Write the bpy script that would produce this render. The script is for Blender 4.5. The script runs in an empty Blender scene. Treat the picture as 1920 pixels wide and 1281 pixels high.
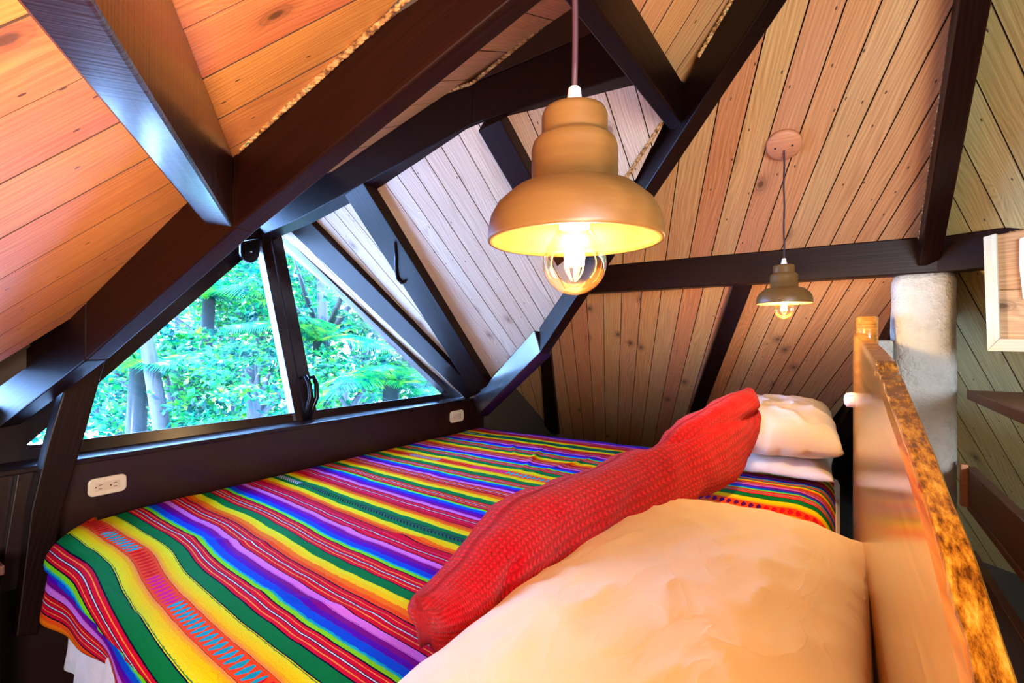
import bpy, bmesh, math, random
from mathutils import Vector, Matrix, noise
random.seed(7)
PI = math.pi
C = bpy.context.scene.collection
EYE = 1.15                      # camera height above the loft floor; everything is laid out from the eye, then lifted

# ------------------------------------------------------------------ camera, world, lights
F, CX, CY = 930., 960., 640.
YAW = math.atan(615 / 930.)
FW = Vector((-math.sin(YAW), math.cos(YAW), 0)); RT = Vector((math.cos(YAW), math.sin(YAW), 0)); UP = Vector((0, 0, 1))
cam_d = bpy.data.cameras.new('camera'); cam = bpy.data.objects.new('camera', cam_d); C.objects.link(cam)
cam_d.sensor_width = 36; cam_d.lens = F / 1920 * 36; cam_d.clip_start = .02
cam_d.shift_y = 0.0
cam.rotation_euler = (PI / 2, 0, YAW)
bpy.context.scene.camera = cam

sc = bpy.context.scene
sc.view_settings.view_transform = 'Standard'; sc.view_settings.look = 'None'
sc.view_settings.gamma = 1; sc.view_settings.use_curve_mapping = False
sc.view_settings.exposure = 0.95

w = bpy.data.worlds.new('sky'); sc.world = w; w.use_nodes = True
bg = w.node_tree.nodes['Background']; bg.inputs[0].default_value = (.22, .45, 1, 1); bg.inputs[1].default_value = 27

def lamp(name, kind, loc, power, col, size=.1, aim=None, sy=None, spread=None):
    d = bpy.data.lights.new(name, kind); d.energy = power; d.color = col
    if kind == 'AREA':
        d.size = size
        if sy: d.shape = 'RECTANGLE'; d.size_y = sy
        if spread: d.spread = spread
    elif kind == 'SUN': d.angle = size
    else: d.shadow_soft_size = size
    o = bpy.data.objects.new(name, d); C.objects.link(o); o.location = loc
    if aim is not None: o.rotation_euler = (Vector(aim) - Vector(loc)).to_track_quat('-Z', 'Y').to_euler()
    return o
lamp('sun', 'SUN', (1, -8, 9), 13.0, (1, .98, .9), .02, (-.6, 0, 0))
lamp('assumed_cool_fill_light', 'AREA', (1.25, -1.0, .25), 46, (.66, .83, 1), .9, (-.3, 2.2, .1), .7)  # unseen cool fill, assumed from the bluish light at right; no window built
lamp('warm_fill_light', 'AREA', (.75, -.9, -.15), 20, (1, .70, .46), .5, (-1.0, .9, .5), .5)  # unseen warm fill, added to brighten the left boards
lamp('low_warm_fill_light', 'AREA', (.28, -.34, -.55), 9.5, (1, .62, .44), .3, (-.8, .30, .50), .3, 1.25)  # second unseen fill, added low to reach the left boards from below

# ------------------------------------------------------------------ geometry helpers
def ray(x, y): return FW + RT * ((x - CX) / F) - UP * ((y - CY) / F)
def at(x, y, ax, v):
    r = ray(x, y); return r * (v / r['XYZ'.index(ax)])
def td(x, y, t): return ray(x, y) * t
class Plane:
    def __init__(s, p, n): s.n = Vector(n).normalized(); s.d = s.n.dot(Vector(p))
    def px(s, x, y):
        r = ray(x, y); return r * (s.d / s.n.dot(r))
    def off(s, k):
        q = Plane((0, 0, 0), s.n); q.d = s.d + k; return q
    def z(s, x, y): return (s.d - s.n.x * x - s.n.y * y) / s.n.z
def plane3(a, b, c):
    a, b, c = Vector(a), Vector(b), Vector(c); return Plane(a, (b - a).cross(c - a))

WM = {}
def put(name, verts, faces, mat, parent=None, frame=None, smooth=False, kind=None):
    M = frame or Matrix.Identity(4)
    inv = M.inverted()
    me = bpy.data.meshes.new(name)
    me.from_pydata([inv @ Vector(v) for v in verts], [], faces)
    if mat: me.materials.append(mat)
    if smooth: me.polygons.foreach_set('use_smooth', [True] * len(me.polygons))
    me.update()
    o = bpy.data.objects.new(name, me); C.objects.link(o)
    WM[o.name] = M
    if parent:
        o.parent = parent; o.matrix_local = WM[parent.name].inverted() @ M
    else: o.matrix_local = M
    if kind: o['kind'] = kind
    return o
def empty(name, loc):
    o = bpy.data.objects.new(name, None); C.objects.link(o); o.empty_display_size = .05
    M = Matrix.Translation(Vector(loc)); o.matrix_local = M; WM[o.name] = M; return o
def tag(o, label, cat, group=None):
    o['label'] = label; o['category'] = cat
    if group: o['group'] = group
    return o
def frame_of(o, x, z):
    x = Vector(x).normalized(); z = Vector(z); z = (z - x * z.dot(x)).normalized(); y = z.cross(x)
    M = Matrix((x, y, z)).transposed().to_4x4(); M.translation = Vector(o); return M
def fix(o):
    bm = bmesh.new(); bm.from_mesh(o.data); bmesh.ops.recalc_face_normals(bm, faces=bm.faces); bm.to_mesh(o.data); bm.free()
def bevel(o, wd=.004, seg=2):
    m = o.modifiers.new('bevel', 'BEVEL'); m.width = wd; m.segments = seg; m.limit_method = 'ANGLE'; m.angle_limit = math.radians(35)
    return o
BOXF = [(0, 1, 2, 3), (7, 6, 5, 4), (0, 4, 5, 1), (1, 5, 6, 2), (2, 6, 7, 3), (3, 7, 4, 0)]
def prism(name, poly, ext, mat, parent=None, bev=.003, axis=None):
    """polygon (3D points) pushed along a vector"""
    n = len(poly); poly = [Vector(p) for p in poly]; ext = Vector(ext)
    v = poly + [p + ext for p in poly]
    f = [tuple(range(n)), tuple(range(2 * n - 1, n - 1, -1))] + [(i, i + n, (i + 1) % n + n, (i + 1) % n) for i in range(n)]
    ax = Vector(axis) if axis else poly[1] - poly[0]
    o = put(name, v, f, mat, parent, frame_of(poly[0], ax, ext if abs(ext.normalized().dot(ax.normalized())) < .9 else (0, 0, 1)))
    fix(o)
    if bev: bevel(o, bev)
    return o
def beam(name, a, b, wv, hv, mat, parent=None, bev=.004):
    a, b, wv, hv = map(Vector, (a, b, wv, hv))
    v = [a, a + wv, a + wv + hv, a + hv, b, b + wv, b + wv + hv, b + hv]
    o = put(name, v, BOXF, mat, parent, frame_of(a, b - a, hv)); fix(o); bevel(o, bev); return o
def box(name, lo, hi, mat, parent=None, bev=.003, frame=None):
    lo, hi = Vector(lo), Vector(hi)
    v = [(x, y, z) for z in (lo.z, hi.z) for x, y in ((lo.x, lo.y), (hi.x, lo.y), (hi.x, hi.y), (lo.x, hi.y))]
    if frame: v = [frame @ Vector(q) for q in v]
    o = put(name, v, BOXF, mat, parent, frame or Matrix.Translation(lo)); fix(o)
    if bev: bevel(o, bev)
    return o
def lathe(name, prof, centre, mat, parent=None, n=48, axis=(0, 0, 1), smooth=True):
    ax = Vector(axis).normalized(); q = Vector((0, 0, 1)).rotation_difference(ax)
    v, f = [], []
    for r, z in prof:
        for i in range(n):
            a = 2 * PI * i / n; v.append(Vector(centre) + q @ Vector((r * math.cos(a), r * math.sin(a), z)))
    for k in range(len(prof) - 1):
        for i in range(n):
            j = (i + 1) % n; f.append((k * n + i, k * n + j, (k + 1) * n + j, (k + 1) * n + i))
    if prof[0][0] > 1e-5: f.append(tuple(range(n))[::-1])
    if prof[-1][0] > 1e-5: f.append(tuple(range((len(prof) - 1) * n, len(prof) * n)))
    o = put(name, v, f, mat, parent, Matrix.Translation(Vector(centre)), smooth=smooth)
    bm = bmesh.new(); bm.from_mesh(o.data); bmesh.ops.remove_doubles(bm, verts=bm.verts, dist=1e-6)
    bmesh.ops.recalc_face_normals(bm, faces=bm.faces); bm.to_mesh(o.data); bm.free()
    return o
def tubegeo(pts, r, n=6, v=None, f=None):
    v = [] if v is None else v; f = [] if f is None else f
    pts = [Vector(p) for p in pts]; base = len(v)
    rr = r if isinstance(r, (list, tuple)) else [r] * len(pts)
    t0 = (pts[1] - pts[0]).normalized(); u = t0.orthogonal().normalized()
    for k, p in enumerate(pts):
        t = (pts[min(k + 1, len(pts) - 1)] - pts[max(k - 1, 0)]).normalized()
        u = (u - t * u.dot(t)).normalized(); b = t.cross(u)
        for i in range(n):
            a = 2 * PI * i / n; v.append(p + (u * math.cos(a) + b * math.sin(a)) * rr[k])
    for k in range(len(pts) - 1):
        for i in range(n):
            j = (i + 1) % n; f.append((base + k * n + i, base + k * n + j, base + (k + 1) * n + j, base + (k + 1) * n + i))
    f.append(tuple(base + i for i in range(n))[::-1]); f.append(tuple(base + (len(pts) - 1) * n + i for i in range(n)))
    return v, f
def tube(name, pts, r, mat, parent=None, n=8):
    v, f = tubegeo(pts, r, n); o = put(name, v, f, mat, parent, Matrix.Translation(Vector(pts[0])), smooth=True); fix(o); return o

# ------------------------------------------------------------------ materials
class NT:
    def __init__(s, name):
        s.m = bpy.data.materials.new(name); s.m.use_nodes = True; s.t = s.m.node_tree; s.n = s.t.nodes
        s.b = s.n['Principled BSDF']
    def __call__(s, typ, ins=None, **kw):
        nd = s.n.new(typ)
        for k, v in kw.items(): setattr(nd, k, v)
        for k, v in (ins or {}).items():
            sk = nd.inputs[k]
            if isinstance(v, bpy.types.NodeSocket): s.t.links.new(v, sk)
            else: sk.default_value = v
        return nd
    def math(s, op, a, b=0.5, c=None):
        i = {0: a, 1: b}
        if c is not None: i[2] = c
        return s('ShaderNodeMath', i, operation=op).outputs[0]
    def mix(s, fac, a, b, mode='MIX'):
        nd = s.n.new('ShaderNodeMix'); nd.data_type = 'RGBA'; nd.blend_type = mode
        for k, v in ((0, fac), (6, a), (7, b)):
            if isinstance(v, bpy.types.NodeSocket): s.t.links.new(v, nd.inputs[k])
            else: nd.inputs[k].default_value = v if k == 0 else (*v[:3], 1)
        return nd.outputs[2]
    def ramp(s, fac, stops, interp='LINEAR'):
        nd = s.n.new('ShaderNodeValToRGB'); cr = nd.color_ramp; cr.interpolation = interp
        while len(cr.elements) < len(stops): cr.elements.new(.5)
        for e, (p, c) in zip(cr.elements, stops):
            e.position = p; e.color = (*c[:3], 1) if not isinstance(c, (int, float)) else (c, c, c, 1)
        s.t.links.new(fac, nd.inputs[0]); return nd.outputs[0]
    def set(s, **kw):
        for k, v in kw.items():
            k = {'col': 'Base Color', 'rough': 'Roughness', 'spec': 'Specular IOR Level', 'metal': 'Metallic', 'coat': 'Coat Weight',
                 'coatr': 'Coat Roughness', 'em': 'Emission Color', 'ems': 'Emission Strength', 'normal': 'Normal', 'sheen': 'Sheen Weight',
                 'sub': 'Subsurface Weight', 'trans': 'Transmission Weight'}[k]
            if isinstance(v, bpy.types.NodeSocket): s.t.links.new(v, s.b.inputs[k])
            else: s.b.inputs[k].default_value = (*v, 1) if isinstance(v, tuple) and len(v) == 3 else v
    def bump(s, h, st=.3, d=.01):
        return s('ShaderNodeBump', {'Height': h, 'Strength': st, 'Distance': d}).outputs[0]

def hexc(h):
    h = h.lstrip('#'); return tuple(((int(h[i:i + 2], 16) / 255) ** 2.2) for i in (0, 2, 4))
def wood(name, cols, rough=.45, knots=True, grain=(.62, 1.15), coat=0., kd=(.10, .045, .02), vary=1.0, scale=1., bump=.15, ksc=3.1, saw=0., spec=.5):
    """plank timber: local x runs along the board; every board its own shade, grain and knots"""
    T = NT(name)
    co = T('ShaderNodeTexCoord').outputs['Object']
    rnd = T('ShaderNodeObjectInfo').outputs['Random']
    off = T('ShaderNodeCombineXYZ', {0: T.math('MULTIPLY', rnd, 37.), 1: T.math('MULTIPLY', rnd, 91.), 2: T.math('MULTIPLY', rnd, 13.)}).outputs[0]
    p = T('ShaderNodeVectorMath', {0: co, 1: off}, operation='ADD').outputs[0]
    # knots
    pk = T('ShaderNodeMapping', {0: p, 3: (ksc * .72, ksc * 1.25, ksc)}).outputs[0]
    vor = T('ShaderNodeTexVoronoi', {'Vector': pk, 'Scale': 1., 'Randomness': 1.}, voronoi_dimensions='2D')
    dist = vor.outputs['Distance']
    # grain lines bent round the knots
    bend = T.math('DIVIDE', .004, T.math('ADD', dist, .06))
    sx = T('ShaderNodeSeparateXYZ', {0: p})
    low = T('ShaderNodeTexNoise', {'Vector': T('ShaderNodeMapping', {0: p, 3: (1.5 * scale, 9 * scale, 9)}).outputs[0], 'Scale': 1., 'Detail': 2.}).outputs[0]
    yy = T.math('ADD', T.math('ADD', T.math('MULTIPLY', sx.outputs[1], 1.), bend), T.math('MULTIPLY', low, .11))
    rings = T.math('SINE', T.math('MULTIPLY', yy, 620. * scale))
    fine = T('ShaderNodeTexNoise', {'Vector': T('ShaderNodeMapping', {0: p, 3: (6 * scale, 260 * scale, 200)}).outputs[0], 'Scale': 1., 'Detail': 3.}).outputs[0]
    g = T.math('ADD', T.math('MULTIPLY', rings, .11), T.math('MULTIPLY', fine, .9))
    board = T('ShaderNodeTexWhiteNoise', {'W': T.math('MULTIPLY', rnd, 71.3)}, noise_dimensions='1D').outputs[0]
    n = len(cols)
    base = T.ramp(board, [((i + .5) / n, c) for i, c in enumerate(cols)])
    wash = T('ShaderNodeTexNoise', {'Vector': T('ShaderNodeMapping', {0: p, 3: (2.2, 14, 4)}).outputs[0], 'Scale': 1., 'Detail': 3.}).outputs[0]
    base = T.mix(T.ramp(wash, [(.35, 0.), (.7, .55 * vary)]), base, cols[-1])
    gm = T('ShaderNodeMapRange', {0: g, 1: .1, 2: .85, 3: grain[0], 4: grain[1]}).outputs[0]
    gc = T('ShaderNodeCombineColor', {0: gm, 1: T.math('POWER', gm, 1.25), 2: T.math('POWER', gm, 1.5)}).outputs[0]
    col = T.mix(1., base, gc, 'MULTIPLY')
    if knots:
        kn = T.ramp(dist, [(.022, 1.), (.034, .55), (.050, .42), (.058, .62), (.066, .28), (.12, 0.)])
        has = T.math('GREATER_THAN', T('ShaderNodeSeparateColor', {0: vor.outputs['Color']}).outputs[0], .42)
        col = T.mix(T.math('MULTIPLY', kn, T.math('MULTIPLY', has, .9)), col, kd)
        pn = T('ShaderNodeTexVoronoi', {'Vector': T('ShaderNodeMapping', {0: p, 3: (9, 22, 9)}).outputs[0], 'Scale': 1.}, voronoi_dimensions='2D')
        nn = T.math('MULTIPLY', T.math('LESS_THAN', pn.outputs[0], .045), T.math('GREATER_THAN', T('ShaderNodeSeparateColor', {0: pn.outputs['Color']}).outputs[1], .78))
        col = T.mix(T.math('MULTIPLY', nn, .85), col, (.02, .012, .01))
    if saw:
        sw = T('ShaderNodeTexNoise', {'Vector': T('ShaderNodeMapping', {0: p, 3: (170, 7, 7)}).outputs[0], 'Scale': 1., 'Detail': 4.}).outputs[0]
        g = T.math('ADD', g, T.math('MULTIPLY', sw, saw))
    T.set(col=col, rough=rough, coat=coat, spec=spec, coatr=.15, normal=T.bump(g, bump, .002))
    return T.m

PINK, ORG, YEL, PALE = hexc('#d68a62'), hexc('#cf8b4c'), hexc('#cda45c'), hexc('#d8b78c')
M_pine = wood('pine_boards', [hexc('#cc8a5e'), hexc('#d6a468'), hexc('#d0946a'), hexc('#d2ac72'), hexc('#d49c68'), hexc('#ccaa74'), hexc('#d29664')], .42)
M_pineL = wood('pine_boards_warmlit', [hexc('#d8825c'), hexc('#de9456'), hexc('#d48468'), hexc('#dc9c58')], .38)  # same pine, with the warm light on the left put into its colour
M_pineD = wood('pine_boards_daylit', [hexc('#cbb19c'), hexc('#d2bda6'), hexc('#c7a894'), hexc('#d4c4b0')], .45, kd=(.22, .12, .08))  # same pine, with the dormer's window daylight put into its colour
M_pineB = wood('pine_boards_greenlit', [hexc('#b8a468'), hexc('#c4b27c'), hexc('#b39a62')], .45)  # same pine, with the green cast of light at right put in
M_beam = wood('dark_stained_timber', [hexc('#22100c'), hexc('#1a0a08'), hexc('#26110c')], .42, spec=.22, knots=False, grain=(.45, 1.1), vary=.5, scale=.6, bump=.25)
M_beamR = wood('rough_dark_timber', [hexc('#26120e'), hexc('#200e0b')], .34, knots=False, grain=(.4, 1.3), vary=.5, scale=.5, bump=.4, coat=.8, saw=1.6)
M_lampw = wood('turned_pale_wood', [hexc('#6c4e2a'), hexc('#72542e')], .4, knots=False, grain=(.8, 1.08), vary=.3, scale=.35, bump=.05)
M_head = wood('varnished_headboard_wood', [hexc('#eab060'), hexc('#d08c3c')], .2, knots=False, grain=(.35, 1.25), coat=.35, vary=1., scale=.45, bump=.05)
M_shelf = wood('brown_shelf_board', [hexc('#84604c'), hexc('#745040')], .5, knots=False, grain=(.6, 1.1))
M_frame = wood('pale_blue_grey_frame_wood', [hexc('#d0d2c2'), hexc('#d8dacc')], .5, knots=False, grain=(.8, 1.05))
M_hatch = wood('weathered_hatch_boards', [hexc('#b98f66'), hexc('#c9a57c')], .55, grain=(.6, 1.15))

def simple(name, col, rough=.5, **kw):
    T = NT(name); T.set(col=col, rough=rough, **kw); return T.m
def gloss_trim(name, col, rough):
    T = NT(name); co = T('ShaderNodeTexCoord').outputs['Object']
    n = T('ShaderNodeTexNoise', {'Vector': T('ShaderNodeMapping', {0: co, 3: (3, 40, 40)}).outputs[0], 'Scale': 1., 'Detail': 4.}).outputs[0]
    T.set(col=T.mix(n, col, tuple(c * .45 for c in col)), rough=rough, coat=.25, coatr=.2, normal=T.bump(n, .2, .003)); return T.m
M_panel = gloss_trim('dark_varnished_panel', hexc('#2c1412'), .38)
M_sash = gloss_trim('dark_window_sash', hexc('#241a1c'), .25)
M_iron = simple('black_iron', (.012, .013, .018), .22, metal=.6)
M_white = simple('white_plastic', hexc('#e8e6e0'), .3)
M_cream = simple('cream_plastic', hexc('#e2d2b6'), .35)
M_cream2 = simple('cream_plastic_insert', hexc('#d8c4a8'), .35)
M_dark = simple('slot_dark', (.01, .008, .008), .6)
M_cord = simple('brown_cloth_cord', hexc('#3d2530'), .6)
M_cable = simple('dark_cable', (.02, .015, .02), .5)
M_edgeshade = simple('shaded_board_edge', (.06, .03, .018), .9)  # joint shade painted onto the plank sides
M_deck = simple('roof_deck', (.05, .035, .025), .9)
T = NT('rope'); co = T('ShaderNodeTexCoord').outputs['Object']
n1 = T('ShaderNodeTexNoise', {'Vector': co, 'Scale': 90., 'Detail': 3.}).outputs[0]
T.set(col=T.ramp(n1, [(.35, hexc('#5c3a1c')), (.5, hexc('#a87a44')), (.62, hexc('#c49a62')), (.72, hexc('#2c6a4c'))]), rough=.9, normal=T.bump(n1, .6, .003)); M_rope = T.m
T = NT('rough_plaster'); co = T('ShaderNodeTexCoord').outputs['Object']
n1 = T('ShaderNodeTexNoise', {'Vector': co, 'Scale': 22., 'Detail': 8., 'Roughness': .65}).outputs[0]
n2 = T('ShaderNodeTexNoise', {'Vector': co, 'Scale': 5., 'Detail': 3.}).outputs[0]
n3 = T('ShaderNodeTexNoise', {'Vector': co, 'Scale': 140., 'Detail': 4.}).outputs[0]
T.set(col=T.mix(T.ramp(n1, [(.25, .7), (.5, 0.)]), T.mix(n2, hexc('#dad8cf'), hexc('#c4c2b8')), hexc('#a8a595')), rough=.9, spec=.15,
      normal=T.bump(T.math('ADD', n1, T.math('MULTIPLY', n3, .35))  , 1., .018)); M_plaster = T.m
def cotton(name, c1, c2):
    T = NT(name); co = T('ShaderNodeTexCoord').outputs['Object']
    n1 = T('ShaderNodeTexNoise', {'Vector': T('ShaderNodeMapping', {0: co, 3: (7, 4, 6)}).outputs[0], 'Scale': 1.3, 'Detail': 3., 'Distortion': 1.2}).outputs[0]
    n2 = T('ShaderNodeTexNoise', {'Vector': co, 'Scale': 420., 'Detail': 2.}).outputs[0]
    rid = T.math('ABSOLUTE', T.math('SUBTRACT', n1, .5))
    h = T.math('ADD', T.math('MULTIPLY', T.ramp(rid, [(0., 1.), (.05, 0.)]), .5), T.math('MULTIPLY', n2, .05))
    T.set(col=T.mix(n1, c1, c2), rough=.65, spec=.3, sheen=.25, normal=T.bump(h, .2, .006)); return T.m
M_beige = cotton('beige_cotton', hexc('#f2e0b4'), hexc('#e8d4a4'))
M_cotton = cotton('white_cotton', hexc('#f0e8da'), hexc('#e8dccb'))
M_sheet = cotton('white_sheet', hexc('#dcd8dc'), hexc('#cfc8cc'))
# knitted red chenille
T = NT('red_knit'); uv = T('ShaderNodeTexCoord').outputs['UV']
su = T('ShaderNodeSeparateXYZ', {0: uv})
a = T.math('SINE', T.math('ADD', T.math('MULTIPLY', su.outputs[0], 640.), T.math('MULTIPLY', T.math('SINE', T.math('MULTIPLY', su.outputs[1], 500.)), 1.3)))
b = T.math('SINE', T.math('MULTIPLY', su.outputs[1], 500.))
nz = T('ShaderNodeTexNoise', {'Vector': T('ShaderNodeTexCoord').outputs['Object'], 'Scale': 150., 'Detail': 5., 'Roughness': .75}).outputs[0]
kn = T.math('ADD', T.math('MULTIPLY', T.math('MULTIPLY', T.math('ADD', a, 1.), T.math('ADD', b, 1.)), .11), T.math('MULTIPLY', nz, 1.0))
T.set(col=T.ramp(kn, [(.3, hexc('#800012')), (.6, hexc('#c40418')), (1., hexc('#f0182c'))]), rough=.95, spec=.05, sheen=.15, normal=T.bump(kn, .8, .006)); M_red = T.m

# striped woven blanket, pattern coordinate in UV.x (metres across the stripes), UV.y metres along
T = NT('striped_blanket'); uv = T('ShaderNodeTexCoord').outputs['UV']; su = T('ShaderNodeSeparateXYZ', {0: uv})
H = .603
wob = T('ShaderNodeTexNoise', {'Vector': T('ShaderNodeMapping', {0: uv, 3: (6., 2.5, 1)}).outputs[0], 'Scale': 1., 'Detail': 2.}).outputs[0]
vv = T.math('ADD', su.outputs[0], T.math('MULTIPLY', T.math('SUBTRACT', wob, .5), .006))
jit = T('ShaderNodeTexNoise', {'Vector': T('ShaderNodeMapping', {0: uv, 3: (900., 60., 1)}).outputs[0], 'Scale': 1., 'Detail': 2.}).outputs[0]
d0 = T.math('PINGPONG', T.math('ADD', T.math('SUBTRACT', vv, .512), 2 * H * 2), H)
amp = T.ramp(T.math('DIVIDE', d0, H), [(0, .002), (.024 / H, .011), (.057 / H, .002), (.138 / H, .011), (.190 / H, .002), (.262 / H, .013), (.309 / H, .002), (.392 / H, .010), (.449 / H, .002), (.529 / H, .011), (.571 / H, .002)], 'CONSTANT')
vj = T.math('ADD', vv, T.math('MULTIPLY', T.math('SUBTRACT', jit, .5), amp))
d = T.math('PINGPONG', T.math('ADD', T.math('SUBTRACT', vj, .512), 2 * H * 2), H)
YE, YG, OR, GR, NV, CR, LI, CY_, BL, PU, VI, LV, WH, MG = [hexc(h) for h in ('#f6d800', '#e6ea20', '#f47a10', '#0b7a3e', '#0c1030', '#cf0c34', '#7fe01c', '#10b8c8', '#1450e0', '#5208b8', '#7a0a8c', '#d87ae6', '#cfe0ea', '#d8108c')]
LO = hexc('#f89a40'); PK = hexc('#e8407c')
segs = [(0, .018, hexc('#f04a1c')), (.018, .0215, hexc('#f05018')), (.0215, .0225, NV), (.0225, .028, LO), (.028, .034, hexc('#f8b818')), (.034, .042, YE), (.042, .050, hexc('#f0e208')), (.050, .058, YG), (.058, .0600, GR), (.0600, .0615, YG), (.0615, .0635, NV), (.0635, .0925, GR), (.0925, .0955, NV),
        (.0955, .1025, CR), (.1025, .1045, LO), (.1045, .112, CR), (.112, .1138, NV), (.1138, .1162, WH), (.1162, .118, NV), (.118, .125, CR), (.125, .1272, LO), (.1272, .1325, CR), (.1325, .135, NV),
        (.135, .144, LI), (.144, .150, CY_), (.150, .168, BL), (.168, .180, PU), (.180, .192, VI), (.192, .1935, LV), (.1935, .195, VI), (.195, .209, LV), (.209, .2115, NV),
        (.2115, .2205, CR), (.2205, .2228, LO), (.2228, .231, CR), (.231, .2325, NV), (.2325, .235, WH), (.235, .2366, NV), (.2366, .245, CR), (.245, .2472, LO), (.2472, .255, CR), (.255, .258, NV),
        (.258, .270, hexc('#f0501c')), (.270, .284, OR), (.284, .300, YE), (.300, .311, YG), (.311, .338, GR), (.338, .341, NV),
        (.341, .349, CR), (.349, .3512, LO), (.3512, .359, CR), (.359, .3605, NV), (.3605, .363, WH), (.363, .3645, NV), (.3645, .372, CR), (.372, .3742, LO), (.3742, .386, CR), (.386, .389, NV),
        (.389, .398, LI), (.398, .404, CY_), (.404, .420, BL), (.420, .436, PU), (.436, .450, VI), (.450, .452, LV), (.452, .4535, VI), (.4535, .468, LV), (.468, .471, NV),
        (.471, .480, CR), (.480, .4822, PK), (.4822, .490, CR), (.490, .4915, NV), (.4915, .494, WH), (.494, .4955, NV), (.4955, .504, CR), (.504, .5062, PK), (.5062, .524, CR), (.524, .527, NV),
        (.527, .538, hexc('#f0501c')), (.538, .548, OR), (.548, .562, YE), (.562, .572, YG), (.572, .583, GR), (.583, .603, GR)]
chunks = [segs[i:i + 30] for i in range(0, len(segs), 30)]
col = None
for ch in chunks:
    a0, a1 = ch[0][0], ch[-1][1]
    # constant ramp = crisp woven stripes; wide fields get an ombre through the thread jitter
    r = T.ramp(T.math('DIVIDE', T.math('SUBTRACT', d, a0), a1 - a0), [((p0 - a0) / (a1 - a0), c) for p0, p1, c in ch], 'CONSTANT')
    col = r if col is None else T.mix(T.math('GREATER_THAN', d, a0), col, r)
# brocade bands: little arrow figures in thread blocks
blk = T('ShaderNodeTexWhiteNoise', {'W': T.math('FLOOR', T.math('MULTIPLY', su.outputs[1], 5.2))}, noise_dimensions='1D').outputs[0]
bc = T.ramp(blk, [(0., hexc('#5a1060')), (.15, hexc('#d0102c')), (.45, hexc('#18a8c0')), (.6, hexc('#d8108c')), (.8, hexc('#d81010'))], 'CONSTANT')
arr = T.math('SINE', T.math('ADD', T.math('MULTIPLY', su.outputs[1], 300.), T.math('MULTIPLY', d, 40.)))
inA = T.math('LESS_THAN', d, .0165)
col = T.mix(T.math('MULTIPLY', inA, T.math('GREATER_THAN', T.math('ADD', arr, T.math('SUBTRACT', .9, T.math('MULTIPLY', d, 90.))), .1)), col, bc)
inB = T.math('GREATER_THAN', d, .590)
arb = T.math('SINE', T.math('ADD', T.math('MULTIPLY', su.outputs[1], 420.), T.math('MULTIPLY', d, 500.)))
bc2 = T.ramp(blk, [(0., hexc('#c83040')), (.25, hexc('#d8d0f0')), (.45, hexc('#301850')), (.7, hexc('#18b0b0')), (.88, hexc('#101828'))], 'CONSTANT')
col = T.mix(T.math('MULTIPLY', inB, T.math('GREATER_THAN', arb, 0.)), col, bc2)
th = T('ShaderNodeTexNoise', {'Vector': T('ShaderNodeMapping', {0: uv, 3: (420., 1500., 1)}).outputs[0], 'Scale': 1., 'Detail': 2.}).outputs[0]
col = T.mix(1., col, T.ramp(th, [(.3, .66), (.65, 1.1)]), 'MULTIPLY')
T.set(col=col, rough=.9, spec=.05, sheen=0., normal=T.bump(T.math('ADD', th, T.math('MULTIPLY', T.math('SINE', T.math('MULTIPLY', su.outputs[0], 2200.)), .3)), .3, .002)); M_blanket = T.m
# window glass
T = NT('window_glass'); out = T.n['Material Output']
fr = T('ShaderNodeFresnel', {'IOR': 1.45}).outputs[0]
ms = T('ShaderNodeMixShader', {0: T.math('MULTIPLY', fr, .6), 1: T('ShaderNodeBsdfTransparent').outputs[0], 2: T('ShaderNodeBsdfGlossy', {'Roughness': .02}).outputs[0]})
T.t.links.new(ms.outputs[0], out.inputs[0]); M_glass = T.m
T = NT('amber_bulb_glass'); out = T.n['Material Output']
fr = T('ShaderNodeFresnel', {'IOR': 1.5}).outputs[0]
ms = T('ShaderNodeMixShader', {0: T.math('MULTIPLY', fr, .4), 1: T('ShaderNodeBsdfTransparent', {0: (1, .97, .9, 1)}).outputs[0], 2: T('ShaderNodeBsdfGlossy', {'Roughness': .03, 'Color': (1, .85, .6, 1)}).outputs[0]})
T.t.links.new(ms.outputs[0], out.inputs[0]); M_bulb = T.m
T = NT('glowing_filament'); T.set(col=(1, .7, .3), em=(1, .66, .26), ems=160.); M_fil = T.m

# ------------------------------------------------------------------ roof planes
PA = Plane((-.9, 2, .33), (0, .58, .8146))
DA = Vector((-.3175, .7725, -.55)).normalized()
PB = Plane((.2, 2.0, .41), (.5, .545, .67)); DB = Vector((.398, .542, -.74)).normalized()
PLp = Plane((-1.065, .546, .39), (-.34, -.5075, .7917)); DL = Vector((.48, .63, .61)).normalized()
PD = plane3((-2.27, 1.3, .56), (-.46, 1.3, .72), (-2.0, 2.45, -.33)); DD = Vector((0, .78, -.62)).normalized()
PM = Plane((-1.0, 1, .42), (-.55, 0, 1)); DM = Vector((.87, -.675, .5)); DM = (DM - PM.n * DM.dot(PM.n)).normalized()
PE = plane3((-1.0, 1.26, .85), (-.65, 1.26, .935), (-.9, .60, .50)); DE = Vector((0.12, -.66, -.33)); DE = (DE - PE.n * DE.dot(PE.n)).normalized()
for q in (PD, PE):
    if q.n.z < 0: q.n = -q.n; q.d = -q.d

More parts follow.
